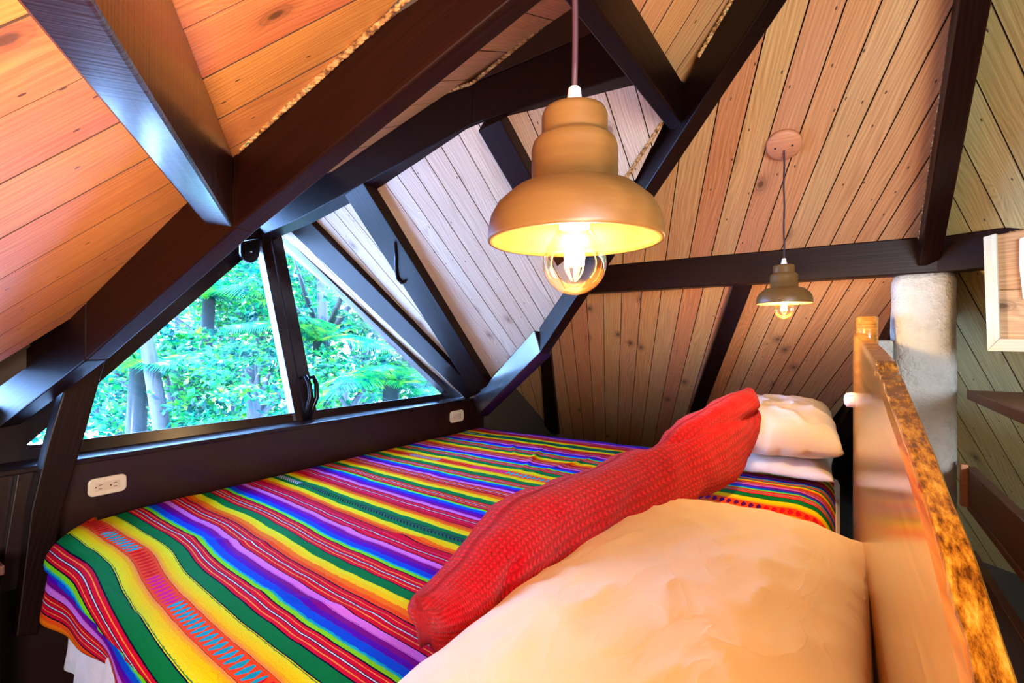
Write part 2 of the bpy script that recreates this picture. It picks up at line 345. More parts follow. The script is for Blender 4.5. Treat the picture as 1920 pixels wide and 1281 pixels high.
def clip(poly, axis, val, keep_less):
    out = []
    for i in range(len(poly)):
        a, b = poly[i], poly[(i + 1) % len(poly)]
        ia = (a[axis] <= val) == keep_less; ib = (b[axis] <= val) == keep_less
        if ia: out.append(a)
        if ia != ib:
            t = (val - a[axis]) / (b[axis] - a[axis]); out.append((a[0] + (b[0] - a[0]) * t, a[1] + (b[1] - a[1]) * t))
    return out
def facet(name, P, D, poly, mat, joints=None, pitch=.09, thick=.016, deck=True, cut=None):
    """boards laid along D over the polygon; poly = 3D points on the plane; boards hang under a deck"""
    poly = [Vector(p) for p in poly]
    O = poly[0]; z = P.n; x = (D - z * D.dot(z)).normalized(); y = z.cross(x)
    Fm = Matrix((x, y, z)).transposed().to_4x4(); Fm.translation = O; inv = Fm.inverted()
    p2 = [(inv @ p)[:2] for p in poly]
    nv = len(p2)
    dk = [Fm @ Vector((a, b, thick + .001)) for a, b in p2] + [Fm @ Vector((a, b, thick + .03)) for a, b in p2]
    fc = [tuple(range(nv))[::-1], tuple(range(nv, 2 * nv))] + [(i, (i + 1) % nv, (i + 1) % nv + nv, i + nv) for i in range(nv)]
    root = put(name, dk, fc, M_deck, None, Fm, kind='structure'); fix(root)
    y0 = min(b for a, b in p2); y1 = max(b for a, b in p2)
    js = sorted((inv @ P.px(*j)).y for j in joints) if joints else []
    if not js: js = [y0 + pitch * .37]
    while js[0] > y0: js.insert(0, js[0] - pitch * random.uniform(.93, 1.05))
    while js[-1] < y1: js.append(js[-1] + pitch * random.uniform(.93, 1.05))
    g = .0017
    for a, b in zip(js, js[1:]):
        if b - a < .012: continue
        s = clip(clip(p2, 1, a, False), 1, b, True)
        if len(s) < 3: continue
        ar = abs(sum(s[i][0] * s[(i + 1) % len(s)][1] - s[(i + 1) % len(s)][0] * s[i][1] for i in range(len(s)))) / 2
        if ar < 2e-5: continue
        n = len(s); cl = lambda v, e: min(max(v, a + e), b - e)
        lv = random.uniform(-.0006, .0006)
        v = [Fm @ Vector((p, cl(q, g), lv)) for p, q in s] + [Fm @ Vector((p, cl(q, g), .006)) for p, q in s] + [Fm @ Vector((p, cl(q, g), thick)) for p, q in s]
        f = [tuple(range(n))[::-1]] + [(i, (i + 1) % n, (i + 1) % n + n, i + n) for i in range(n)] + [(i + n, (i + 1) % n + n, (i + 1) % n + 2 * n, i + 2 * n) for i in range(n)] + [tuple(range(2 * n, 3 * n))]
        pf = Fm.copy(); pf.translation = Fm @ Vector((s[0][0], (a + b) / 2, 0))
        pk = put('plank', v, f, mat, root, pf); pk.data.materials.append(M_edgeshade)
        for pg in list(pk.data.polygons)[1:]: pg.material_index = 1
    return root

def sag(P, pts): return [P.px(*p) for p in pts]
HV_ = .13
VRtop = Vector((-.136, 1.246, .767)); VRk = ray(1012, 662) * 2.36; VRf = ray(897, 778) * 3.03
apex = Vector((.29, 1.0, 1.06))
# facet A, straight ahead
yA = lambda x, y: (x, y, PA.z(x, y))
hip_low = Vector((-.164, .72, -.48))
jA = [(1249, 479), (1293, 478), (1334, 477), (1377, 475), (1423, 468), (1464, 470), (1509, 464), (1555, 462), (1601, 456), (1642, 456), (1688, 453)]
polyA = [PA.px(1163, 400), PA.px(1480, -60), PA.px(1845, -60), PA.px(1760, 470), PA.px(1715, 570), PA.px(1608, 722)]
e = PA.px(1470, 905); polyA += [e, PA.px(1150, 960), PA.px(900, 900), PA.px(925, 770), PA.px(1010, 640)]
facet('ceiling', PA, DA, polyA, M_pine, jA, .088)
jB = [(1500 + 1630 / 4.571, 0), (1500 + 1480 / 4.571, 620 / 4.571), (1500 + 1380 / 4.571, 250 + 60 / 4.571), (1500 + 1290 / 4.571, 250 + 500 / 4.571)]
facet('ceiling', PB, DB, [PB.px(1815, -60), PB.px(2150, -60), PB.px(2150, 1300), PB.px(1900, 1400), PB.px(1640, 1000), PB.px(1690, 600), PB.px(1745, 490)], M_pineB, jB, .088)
jL = [(20, 41), (72, 186), (171, 257), (140, 371), (156, 435), (136, 508)]
polyL = [PLp.px(*p) for p in ((830, -40), (460, 300), (350, 395), (175, 570), (-60, 715))]
polyL += [Vector((-1.7, -.4, PLp.z(-1.7, -.4))), Vector((-.6, -1.3, PLp.z(-.6, -1.3))), Vector((.5, -.9, PLp.z(.5, -.9))), Vector((.35, .6, PLp.z(.35, .6)))]
facet('ceiling', PLp, DL, polyL, M_pineL, jL, .125)
jD = [(560 + a / 2.562, 220 + b / 2.562) for a, b in ((390, 280), (450, 245), (520, 205), (600, 180), (690, 150), (785, 110))] + [(560 + a / 2.562, 220 + b / 2.562) for a, b in ((80, 430), (130, 405), (180, 380))]
polyD = [Vector((X, 1.27, PD.z(X, 1.27))) for X in (-2.35, -.42)] + [PD.px(1262, 196), PD.px(1195, 330), PD.px(1100, 470), PD.px(1050, 590), PD.px(1000, 665), PD.px(905, 765), PD.px(870, 745)]
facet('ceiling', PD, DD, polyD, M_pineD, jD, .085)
jM = [(1227.5, 59), (1249, 97)]
facet('ceiling', PM, DM, [PM.px(1130, -60), PM.px(1500, -60), PM.px(1370, 60), PM.px(1294, 160), PM.px(1268, 146)], M_pine, jM, .085)
facet('ceiling', PE, DE, [Vector((X, 1.46, PE.z(X, 1.46))) for X in (-1.7, -.36)] + [Vector((X, Y, PE.z(X, Y))) for X, Y in ((-.36, .80), (-.62, .66), (-1.1, .56), (-1.7, .5))], M_pineL, None, .16)
# roof skin outside the parts in view keeps daylight out
def skin(name, pts, mat=M_deck):
    pts = [Vector(p) for p in pts]; nrm = (pts[1] - pts[0]).cross(pts[2] - pts[0]).normalized()
    if nrm.z < 0: nrm = -nrm
    if abs(nrm.z) < .05: nrm = nrm if nrm.dot(pts[0]) > 0 else -nrm
    o = prism(name, pts, nrm * .02, mat, None, 0); o['kind'] = 'structure'; return o
def wallp(name, pts, th):
    o = prism(name, pts, th, M_deck, None, 0); o['kind'] = 'structure'; return o
wallp('ceiling', [(-1.9, -4, 2.2), (4, -4, 2.2), (4, 5, 2.2), (-1.9, 5, 2.2)], (0, 0, .05))
wallp('wall_back', [(-1.9, -4, -1.2), (4, -4, -1.2), (4, -4, 2.2), (-1.9, -4, 2.2)], (0, -.05, 0))
wallp('wall_far', [(-1.9, 5, -1.2), (4, 5, -1.2), (4, 5, 2.2), (-1.9, 5, 2.2)], (0, .05, 0))
wallp('wall_right', [(4, -4, -1.2), (4, 5, -1.2), (4, 5, 2.2), (4, -4, 2.2)], (.05, 0, 0))
wallp('wall_left', [(-1.9, -4, -1.2), (-1.9, -.6, -1.2), (-1.9, -.6, -.36), (-1.9, .10, -.36), (-1.9, 1.28, .74), (-1.9, 1.28, 2.2), (-1.9, -4, 2.2)], (-.04, 0, 0))
wallp('wall_left', [(-1.9, 5, -1.2), (-1.9, 2.60, -1.2), (-1.9, 2.60, -.36), (-1.9, 2.52, -.36), (-1.9, 1.28, .66), (-1.9, 1.28, 2.2), (-1.9, 5, 2.2)], (-.04, 0, 0))
skin('ceiling', [(-2.45, 1.26, .74), (-2.18, .0, -.38), (-1.88, .0, -.38), (-1.88, 1.26, .74)])
# ------------------------------------------------------------------ beams
def B(name, label, *a, **k):
    o = beam(name, *a, **k); tag(o, label, 'beam'); return o
perp = lambda d: Vector((-d.y, d.x, 0)).normalized()
# right hip, three pieces
d = (VRtop - VRk); wv = Vector((.61, .79, 0)) * .05
hv = Vector((0, 0, .13))
B('hip_rafter', 'long dark hip rafter rising from the blue-lit brace to the top edge', VRk - d * .005, VRk + d * 1.25, wv, hv, M_beam)
B('hip_rafter', 'short blue-lit dark brace rising from the window ledge corner', VRf - (VRk - VRf) * .02, VRk + (VRk - VRf) * .01, Vector((.45, .85, -.1)).normalized() * .07, Vector((-.03, -.01, .105)), M_beamR)
# left hip
VL0 = at(440, 426, 'X', -1.065); VL1 = ray(956, 0); VL1 = VL1 * (.461 / .5556)
dl = VL1 - VL0
VLs = ray(161, 673) * 1.27
wl = Vector((-.33, .94, 0)).normalized() * .055
B('hip_rafter', 'long dark hip rafter with purple-lit underside crossing in front of the window top', VL0 - (VL0 - VLs) * .0, VL0 + dl * 1.5, wl, (0, 0, .15), M_beam)
nv = (VLs - VL0).cross(Vector((0, 0, 1))).normalized(); VP = Plane(VL0, nv)
for lab, q, mt_ in (('middle length of the dark left hip between the beam joint and the vertical seam', [(161, 675), (442, 425), (442, 285), (344, 372), (161, 545)], M_beam),
                    ('reddish dark board at the left edge below the rope, ending at a vertical seam', [(159, 676), (159, 547), (78, 594), (-60, 680), (-60, 846)], M_beam)):
    ps = [VP.px(*p) for p in q]
    o = prism('hip_rafter', ps, wl, mt_, None, .004, axis=ps[0] - ps[-1] if q[0][0] == 159 else ps[1] - ps[0]); tag(o, lab, 'beam')
# ring beams
zb = .213
B('ring_beam', 'horizontal dark beam above the small pendant, ending over the white pillar', (-1.16, 2.0, zb), (.27, 2.0, zb), (0, .07, 0), (0, 0, .115), M_beam)
B('ring_beam', 'short dark beam right of the white pillar meeting the pale frame', Vector((.24, 2.005, zb)), Vector((.24, 2.005, zb)) + Vector((.9, -.43, 0)) * .6, (.028, .062, 0), (0, 0, .11), M_beam)
b1 = Vector((.83, -.556, 0)).normalized(); P1 = Vector((-1.065, .546, .241))
B('ring_beam', 'heavy dark beam at upper left with bright blue-lit rough underside', P1, P1 + b1 * 2.1, Vector((-.556, -.83, 0)) * .05, (0, 0, .15), M_beamR)
# collar
B('collar_beam', 'dark collar beam crossing at the top behind the large pendant cord', (-.37, .70, .611), (-.37, 1.445, .611), (-.042, 0, 0), (0, 0, .12), M_beam)
# hip at the pillar, its lower run, common rafter
h0 = Vector((.205, 1.99, .235)); h1 = PA.off(-.075).px(1800, 0) 
B('hip_rafter', 'steep dark hip rafter standing on the white pillar at upper right', h0, h0 + (h1 - h0) * 1.35, (.055, .035, 0), Vector((0, .05, .075)), M_beam)
B('hip_rafter', 'dark hip rafter below the ring beam beside the green-lit boards, behind the headboard', h0 + Vector((.0, .08, -.06)), h0 + Vector((0, .08, -.06)) + hip_low * 1.9, (.06, .02, 0), (0, .03, .07), M_beam)
def rafter(label, P, q, dep=.05, name='rafter', mat=M_beam):
    lo = P.off(-dep); pts = [lo.px(*p) for p in q]
    o = prism(name, pts, P.n * (dep + .002), mat, None, .003, axis=pts[3] - pts[0]); tag(o, label, 'beam'); return o
rafter('dark rafter between two fields of boards below the ring beam, under the small pendant', PA, [(1377, 530), (1414, 528), (1322, 765), (1292, 775)], .035)
rafter('dark rafter low in the corner behind the blue-lit brace', PA, [(1010, 620), (1030, 640), (1048, 815), (1022, 815)], .03)
rafter('dark rafter along the right slope of the triangular window', PD, [(533, 423), (566, 401), (898, 738), (874, 748)], .03)
rafter('dark dormer rafter carrying an iron hook, next to the pale boards', PD, [(645, 364), (681, 343), (917, 722), (886, 738)], .05)
rafter('dark dormer rafter with blue-lit edge left of the large pendant', PD, [(896, 245), (938, 225), (1075, 475), (1045, 500)], .05)
# dormer ridge in two members plus the wedge above
def ry(x, y): return at(x, y, 'Y', 1.26)
rb = prism('dormer_ridge_beam', [ry(470, 450), ry(560, 410), ry(885, 232), ry(885, 158), ry(731, 214), ry(470, 350)], (0, .075, 0), M_beam, None, .003, axis=ry(885, 232) - ry(560, 410)); tag(rb, 'dark ridge beam of the dormer running up from the window top', 'beam')
rb = prism('dormer_ridge_beam', [ry(885, 232), ry(1215, 128), ry(1150, 60), ry(1110, 62), ry(885, 158)], (0, .075, 0), M_beam, None, .003, axis=ry(1170, 136) - ry(885, 232)); tag(rb, 'dark ridge beam with lilac-lit underside just behind the large pendant', 'beam')
rb = prism('ridge_wedge_board', [ry(887, 155), ry(1110, 61), ry(1150, 59), ry(1110, -20), ry(1075, 5)], (0, .07, 0), M_beamR, None, .002, axis=ry(1110, 61) - ry(887, 155)); tag(rb, 'dark wedge board above the ridge beam under the rope, behind the cord', 'beam')

# ------------------------------------------------------------------ ropes
k_ = .004 if VP.d > VP.off(0).n.dot(Vector((0, 0, 0))) else -.004
k_ = -abs(k_) if VP.d > 0 else abs(k_)
def rope(pts, label, r=.0042, pitch=.026):
    pts = [Vector(p) for p in pts]; v, f = [], []
    L = sum((b - a).length for a, b in zip(pts, pts[1:])); n = max(8, int(L / .0045))
    def P(s):
        d = s * L
        for a, b in zip(pts, pts[1:]):
            l = (b - a).length
            if d <= l or b is pts[-1]: return a.lerp(b, min(d / l, 1)), (b - a).normalized()
            d -= l
    for st in range(2):
        c = []
        for i in range(n + 1):
            p, t = P(i / n); u = t.orthogonal().normalized(); b = t.cross(u)
            a = 2 * PI * (i / n * L / pitch) + PI * st
            sg = noise.noise(Vector((i * .07, 3, st))) * .0015
            c.append(p + (u * math.cos(a) + b * math.sin(a)) * (r * .62 + sg))
        tubegeo(c, r, 5, v, f)
    o = put('rope_trim', v, f, M_rope, None, Matrix.Translation(pts[0]), smooth=True); fix(o)
    return tag(o, label, 'rope')
hl = Vector((0, 0, .152)); nl = -wl.normalized() * .004
rope([VL0 + dl * .03 + hl + nl, VL0 + dl * 1.1 + hl + nl], 'rope trim between orange boards and the left hip, upper run above the beam joint')
rope([VP.off(k_).px(*p_) for p_ in ((344, 375), (281, 431), (225, 487), (159, 547), (78, 594), (-10, 648))], 'rope trim along the lower left board edge, left of the blue-lit beam')
rope([ry(729, 210) - Vector((0, .004, 0)), ry(887, 156) - Vector((0, .004, 0)), ry(975, 85) - Vector((0, .004, 0)), ry(1078, 2) - Vector((0, .004, 0))], 'rope trim along the top of the dormer ridge behind the cord')
vr = lambda x, y: PA.px(x, y)
rope([VRk + d * .83 + Vector((0, 0, .134)), VRk + d * 1.2 + Vector((0, 0, .134))], 'short rope trim between knotted board and hip rafter at the top centre')
rope([PD.off(-.006).px(1246, 222), PD.off(-.006).px(1172, 335)], 'short rope trim beside the large pendant neck, right side')
rope([PA.off(-.006).px(1797, -10), PA.off(-.006).px(1756, 240), PA.off(-.006).px(1724, 452)], 'rope trim down the left side of the steep hip above the pillar')
rope([PA.off(-.005).px(1373, 540), PA.off(-.005).px(1297, 762)], 'rope trim beside the lower rafter under the small pendant', .003)
rope([PB.off(-.008).px(1770, 462), PB.off(-.008).px(1925, 430)], 'pale rope trim above the pale frame at the right edge', .0035)

# ------------------------------------------------------------------ window
WP = Plane((-2.05, 0, -.33), (1, 0, .2))
win = empty('window_1', (-2.05, 1.35, -.36)); win['kind'] = 'structure'
def wpart(name, q, mat, th=.035, k=0, bev=.002, parent=win):
    P = WP.off(k); pts = [P.px(*p) for p in q]
    return prism(name, pts, -WP.n * th, mat, parent, bev, axis=pts[1] - pts[0])
wpart('window_frame', [(534, 443), (840, 738), (876, 744), (532, 424)], M_sash, .05)
wpart('window_frame', [(492, 455), (48, 836), (-60, 836), (-60, 780), (200, 660), (495, 418)], M_sash, .05)
wpart('window_frame', [(-60, 828), (60, 834), (155, 823), (560, 773), (560, 790), (150, 850), (-60, 880)], M_sash, .05)
wpart('window_frame', [(560, 773), (838, 737), (874, 743), (872, 750), (560, 790)], M_sash, .05)
wpart('mullion', [(489, 450), (506, 438), (572, 788), (556, 790)], M_sash, .05, .012)
wpart('mullion', [(508, 438), (526, 428), (597, 785), (574, 788)], M_sash, .05, .012)
wpart('glass_pane', [(44, 838), (155, 823), (560, 773), (492, 455)], M_glass, .004, -.02, 0)
wpart('glass_pane', [(578, 771), (838, 737), (530, 440), (515, 445)], M_glass, .004, -.02, 0)
# hinge
wpart('hinge', [(573, 462), (580, 470), (586, 476), (578, 465)], M_iron, .01, .012)
# latch handles
def on(x, y, k): return WP.off(k).px(x, y)
for dx, lab in ((0, 0), (15, 0)):
    tube('latch_handle', [on(566 + dx, 708, .02), on(573 + dx, 706, .045), on(580 + dx * .9, 720, .055), on(582 + dx * .8, 745, .05), on(577 + dx * .6, 765, .035), on(574 + dx * .5, 786, .02)], [.008, .010, .011, .011, .010, .008], M_iron, win, 10)
# ledge and panel under the window
led = prism('window_ledge', [(-1.925, -.1, -.357), (-1.925, 2.60, -.357), (-2.14, 2.60, -.357), (-2.14, -.1, -.357)], (0, 0, -.018), M_sash, None, .004, axis=(0, 1, 0)); tag(led, 'glossy dark wooden ledge running under the triangular window', 'ledge')
pan = prism('wall_window', [(-1.94, .40, -.375), (-1.94, 2.60, -.375), (-1.94, 2.60, -.70), (-1.94, .36, -.70)], (-.03, 0, 0), M_panel, None, .002, axis=(0, 1, 0)); pan['kind'] = 'structure'
wl2 = box('wall_window', (-2.16, -.6, -1.15), (-1.975, 3.2, -.378), M_panel, None, 0); wl2['kind'] = 'structure'
# leaning post left of the bed
px_ = [(200, 668), (155, 830), (117, 960), (72, 1190), (30, 1195), (58, 960), (90, 830), (122, 725)]
post = prism('leaning_post', [at(*p, 'X', -1.885) for p in px_], (-.05, 0, 0), M_beam, None, .004, axis=(0, -.2, -1)); tag(post, 'dark leaning post at the left end of the window, left of the cream outlet', 'post')
# iron pieces
def tube_t(name, label, cat, pts, r, mat=M_iron):
    o = tube(name, pts, r, mat); return tag(o, label, cat)
q = PD.off(-.055)
tube_t('iron_hook', 'black iron hook on the dormer rafter', 'hook', [q.px(740, 455), q.px(742, 480), q.px(742, 505), q.px(745, 522), q.px(753, 531), q.px(761, 527)], [.004, .006, .007, .007, .007, .005])
br = empty('iron_bracket', on(470, 470, .07)); tag(br, 'dark rounded iron bracket with a shiny bolt hanging at the window top', 'bracket')
K = on(468, 465, .06); n3 = WP.n
pts = []
for i in range(9):
    a = PI + PI * i / 8; pts.append(on(470 + 18 * math.cos(a), 472 - 20 * math.sin(a), .06))
prism('plate', pts + [on(488, 446, .06), on(452, 452, .06)], -n3 * .02, M_iron, br, .004)
lathe('bolt', [(.006, 0), (.006, .006), (.0001, .009)], on(470, 472, .06), simple('polished_bolt', (.6, .65, .7), .1, metal=1.), br, 12, n3)
def outlet(x0, y0, x1, y1, label, rec=True):
    c = at((x0 + x1) / 2, (y0 + y1) / 2, 'X', -1.94)
    a = at(x0, (y0 + y1) / 2, 'X', -1.94); b = at(x1, (y0 + y1) / 2, 'X', -1.94)
    hw = (b - a).length / 2; hh = hw * .56
    root = empty('outlet', c); tag(root, label, 'outlet')
    def rr(w, h, r, x, n=6):
        o = []
        for cx, cy, s in ((w - r, h - r, 0), (-w + r, h - r, 1), (-w + r, -h + r, 2), (w - r, -h + r, 3)):
            for i in range(n + 1):
                t = PI / 2 * (s + i / n); o.append(c + Vector((x, cx + r * math.cos(t), cy + r * math.sin(t))))
        return o
    prism('cover_plate', rr(hw, hh, hh * .55, .0), (.009, 0, 0), M_cream, root, .004)
    prism('receptacle', rr(hw * .64, hh * .46, .002, .0088), (.0015, 0, 0), M_cream2, root, .0005)
    for s in (-1, 1):
        for k in (-1, 1):
            box('slot', c + Vector((.0102, s * hw * .38 - .004, k * hh * .2 - .0008)), c + Vector((.0106, s * hw * .38 + .004, k * hh * .2 + .0008)), M_dark, root, 0)
        lathe('ground_hole', [(.0022, 0), (.0022, .0006)], c + Vector((.0102, s * hw * .38 - .012, 0)), M_dark, root, 12, (1, 0, 0))
outlet(165, 886, 236, 932, 'cream double outlet at the near left end of the dark panel, above the blanket corner')
outlet(843, 770, 868, 790, 'small cream outlet at the far right end of the dark panel below the window corner')

# ------------------------------------------------------------------ floor and low left wall
fl = box('floor', (-2.2, -4, -1.2), (4, 5, -1.158), simple('grout', hexc('#4a423c'), .9), None, 0); fl['kind'] = 'structure'
T = NT('terracotta_tile'); co = T('ShaderNodeTexCoord').outputs['Object']
nn = T('ShaderNodeTexNoise', {'Vector': co, 'Scale': 14., 'Detail': 5.}).outputs[0]
T.set(col=T.mix(nn, hexc('#4a2c20'), hexc('#2e1c16')), rough=.4, normal=T.bump(nn, .2, .004)); M_tile = T.m
for i in range(12):
    for j in range(9):
        x = -2.2 + i * .3; y = -.6 + j * .3
        if x > 1.4 or (x > -1.3 and x < .5 and y > .5): continue
        box('tile', (x, y, -1.16), (x + .292, y + .292, -1.15 + random.uniform(-.001, .001)), M_tile, fl, .003)
lw = box('low_masonry_ledge', (-2.0, -.2, -1.15), (-1.80, .34, -.60), M_panel, None, .01)
tag(lw, 'low dark box ledge in the shadow at the left edge below the window ledge', 'ledge')
capl = box('cap_board', (-2.0, -.2, -.60), (-1.79, .345, -.575), M_shelf, lw, .004)

# ------------------------------------------------------------------ bed
bed = empty('bed', (-.95, 1.5, -1.15)); tag(bed, 'wide bed with varnished live-edge headboard under the striped blanket', 'bed')
def yedge(X): return .455 - .05 * (X + 1.9) + .125 * max(0, 1 - (X + 1.935) / .24) ** 2
FARY = 2.55; BT = -.545
mt = box('mattress', (-1.90, .52, -.80), (-.0, 2.53, -.575), M_sheet, bed, .03)
box('bed_frame', (-1.9, .56, -1.0), (.0, 2.5, -.80), M_panel, bed, .005)
for x in (-1.85, -.1):
    for y in (.62, 2.4): box('leg', (x, y, -1.15), (x + .06, y + .06, -1.0), M_panel, bed, .004)
# hanging white sheet edge
v, f = [], []
n = 90
for i in range(n + 1):
    X = -1.62 + 1.17 * i / n
    for k in range(6):
        s = k / 5; v.append((X, yedge(X) - .012 - .012 * s + .005 * math.sin(X * 75 + k), -.62 - .19 * s))
for i in range(n):
    for k in range(5): a = i * 6 + k; f.append((a, a + 1, a + 7, a + 6))
o = put('sheet_edge', v, f, M_sheet, bed, Matrix.Translation((-1.86, .4, -.6)), smooth=True)
o.modifiers.new('s', 'SOLIDIFY').thickness = .003

def build_blanket():
    X0, X1 = -1.935, -.005
    nx, hang = 190, .205
    ys = []
    y = FARY
    rows = []           # (u) arc-length from far edge
    total = FARY - .45 + hang
    nu = 300
    verts, uvs = [], []
    R = .045
    for j in range(nu + 1):
        s = total * j / nu
        for i in range(nx + 1):
            X = X0 + (X1 - X0) * i / nx
            s = total * j / nu; ye = yedge(X); flat = FARY - ye
            z = BT; Y = FARY - s
            vcoord = Y
            if s > flat:
                e = s - flat
                arc = R * PI / 2
                if e < arc: a = e / R; Y = ye - R * math.sin(a) + 0; z = BT - R * (1 - math.cos(a))
                else:
                    h = e - arc; z = BT - R - h
                    Y = ye - R + (.04 * math.sin(X * 9 + 1) + .02 * math.sin(X * 23)) * min(1, h / .12) * .35 + .012
            else:
                z += .004 * noise.noise(Vector((X * 5, Y * 5, 1))) + .0025 * noise.noise(Vector((X * 16, Y * 11, 4)))
                # soft waves near the foot corner
                q = max(0, 1 - (Y - ye) / .5)
                z += .012 * q * math.sin((X + 1.9) * 7.5 + 1.2 * (Y - ye) * 5) * min(1, (X1 - X) * 3) * .7
                # creases
                for (cx, cy, ang, am, wd, ln) in ((-1.42, .70, .35, .006, .012, .18), (-1.05, .98, .25, .006, .010, .2), (-1.2, 2.0, 1.9, .008, .012, .22), (-1.0, 1.98, 1.3, .007, .012, .2), (-.92, .63, .3, .006, .01, .16), (-1.38, 2.1, 2.2, .007, .01, .14)):
                    dx, dy = X - cx, Y - cy
                    a_ = dx * math.cos(ang) + dy * math.sin(ang); b_ = -dx * math.sin(ang) + dy * math.cos(ang)
                    z += am * math.exp(-(b_ / wd) ** 2) * math.exp(-(a_ / ln) ** 2)
                # mound between the pillows near the headboard, falling to the headboard gap
                if X > -.55:
                    g = math.exp(-((Y - 1.78) / .34) ** 2); b_ = min(1, (X + .55) / .2) * min(1, max(0, (X1 - X) / .10)) ** .5
                    z += .055 * g * b_
                z -= .06 * max(0, 1 - (X1 - X) / .06) ** 2
                z -= .05 * max(0, 1 - (FARY - Y) / .05) ** 2
                z -= .05 * max(0, 1 - (X - X0) / .05) ** 2 * (.3 + .7 * max(0, 1 - (Y - ye) / .4))
            cr = max(0, 1 - (X - X0) / .20)
            verts.append((X, Y, z)); 
            vpat = FARY - s
            vpat += .10 * (X + 1.5) * max(.3, min(1, (2.2 - vpat) / 1.2)) 
            vpat -= .016 * math.exp(-((X + 1.50) / .13) ** 2) * max(0, 1 - abs(vpat - .55) / .5)
            vpat += .010 * math.sin((X + 1.0) * 6.0 + vpat * 2.5) * max(.15, 1 - abs(vpat - .6))
            uvs.append((vpat, X))
    W = nx + 1
    faces = [(j * W + i, j * W + i + 1, (j + 1) * W + i + 1, (j + 1) * W + i) for j in range(nu) for i in range(nx)]
    # turned-under corner and hem: trim the hem so it rises toward the window side
    o = put('blanket', verts, faces, M_blanket, None, Matrix.Translation((-.95, 1.5, BT)), smooth=True)
    uvl = o.data.uv_layers.new(name='UVMap')
    for lp in o.data.loops: uvl.data[lp.index].uv = uvs[lp.vertex_index]
    m = o.modifiers.new('s', 'SOLIDIFY'); m.thickness = .006; m.offset = 1
    return tag(o, 'woven blanket in bright rainbow stripes spread over the bed', 'blanket')
build_blanket()

# headboard: live-edge plank with thick top
def xf(Y): return .036 + .010 * (1.95 - Y)
tp = [(2.0, .030), (1.9, .020), (1.5, 0.), (1.2, -.018), (.985, -.034), (.955, -.046), (.9, -.052), (.75, -.074), (.59, -.099), (.50, -.117), (.426, -.132), (.327, -.168), (.2, -.215), (.05, -.26), (-.2, -.30)]
def hth(Y): return .018 + .010 * min(1, max(0, (Y - .5) / .45))
v, f = [], []
NB = 120
def itp(t, Y):
    for (a, za), (b, zb_) in zip(t, t[1:]):
        if b <= Y <= a: return za + (zb_ - za) * (a - Y) / (a - b)
    return t[-1][1] if Y < t[-1][0] else t[0][1]
for i in range(NB + 1):
    Y = 1.98 - 2.15 * i / NB
    zt = itp(tp, Y) + .0015 * noise.noise(Vector((Y * 25, 0, 0)))
    th = hth(Y) + .0015 * noise.noise(Vector((Y * 12, 5, 0)))
    x0 = xf(Y)
    ring = [(x0, Y, -1.0), (x0, Y, -.6), (x0, Y, -.35), (x0 - .0005, Y, zt - .012), (x0 + .002, Y, zt - .002), (x0 + .005, Y, zt), (x0 + th - .004, Y, zt - .001), (x0 + th, Y, zt - .006), (x0 + th, Y, -.35), (x0 + th, Y, -1.0)]
    v += ring
m_ = len(ring)
for i in range(NB):
    for k in range(m_): a = i * m_ + k; b_ = i * m_ + (k + 1) % m_; f.append((a, b_, b_ + m_, a + m_))
f.append(tuple(range(m_))); f.append(tuple(NB * m_ + k for k in range(m_))[::-1])
hb = put('headboard', v, f, M_head, bed, frame_of((.04, 1.98, -.3), (0, -1, 0), (1, 0, 0))); fix(hb)
# dark bark-like top edge strip
T = NT('live_edge_bark'); co = T('ShaderNodeTexCoord').outputs['Object']
nn = T('ShaderNodeTexNoise', {'Vector': T('ShaderNodeMapping', {0: co, 3: (40, 150, 40)}).outputs[0], 'Scale': 1., 'Detail': 6., 'Roughness': .7}).outputs[0]
T.set(col=T.ramp(nn, [(.38, hexc('#5a300e')), (.48, hexc('#9c5e1a')), (.58, hexc('#c88828')), (.7, hexc('#e6ac4c'))]), rough=.22, coat=.6, coatr=.12, normal=T.bump(nn, .5, .003)); M_bark = T.m
v, f = [], []
for i in range(NB + 1):
    Y = 1.975 - 2.14 * i / NB; zt = itp(tp, Y) + .0015 * noise.noise(Vector((Y * 25, 0, 0))); x0 = xf(Y); wg = .0015 * noise.noise(Vector((Y * 30, 9, 0)))
    v += [(x0 + .002 + wg, Y, zt - .006), (x0 + .003 + wg, Y, zt + .002), (x0 + hth(Y), Y, zt + .002), (x0 + hth(Y) + .002, Y, zt - .002), (x0 + hth(Y) + .003, Y, zt - .03), (x0 + .01, Y, zt - .03)]
for i in range(NB):
    for k in range(6): a = i * 6 + k; b_ = i * 6 + (k + 1) % 6; f.append((a, b_, b_ + 6, a + 6))
f.append(tuple(range(6))); f.append(tuple(NB * 6 + k for k in range(6))[::-1])
o = put('live_edge', v, f, M_bark, hb, frame_of((.04, 1.98, -.05), (0, -1, 0), (0, 0, 1))); fix(o); o['label'] = 'dark mottled live edge on top'
pc = at(1626, 600, 'Y', 1.97)
lathe('bed_post', [(.029, -1.2), (.031, -.5), (.030, -.1), (.031, -.006), (.028, .0)], (pc.x, 1.98, pc.z + .012), M_head, bed, 28)
kb = lathe('wall_knob', [(.0001, -.034), (.014, -.032), (.022, -.026), (.0235, -.015), (.0235, .02)], Vector((.0435, 1.9, -.185)), M_white, None, 24, (1, 0, 0))
tag(kb, 'round white knob fixed on the headboard face beside the white pillow', 'knob')

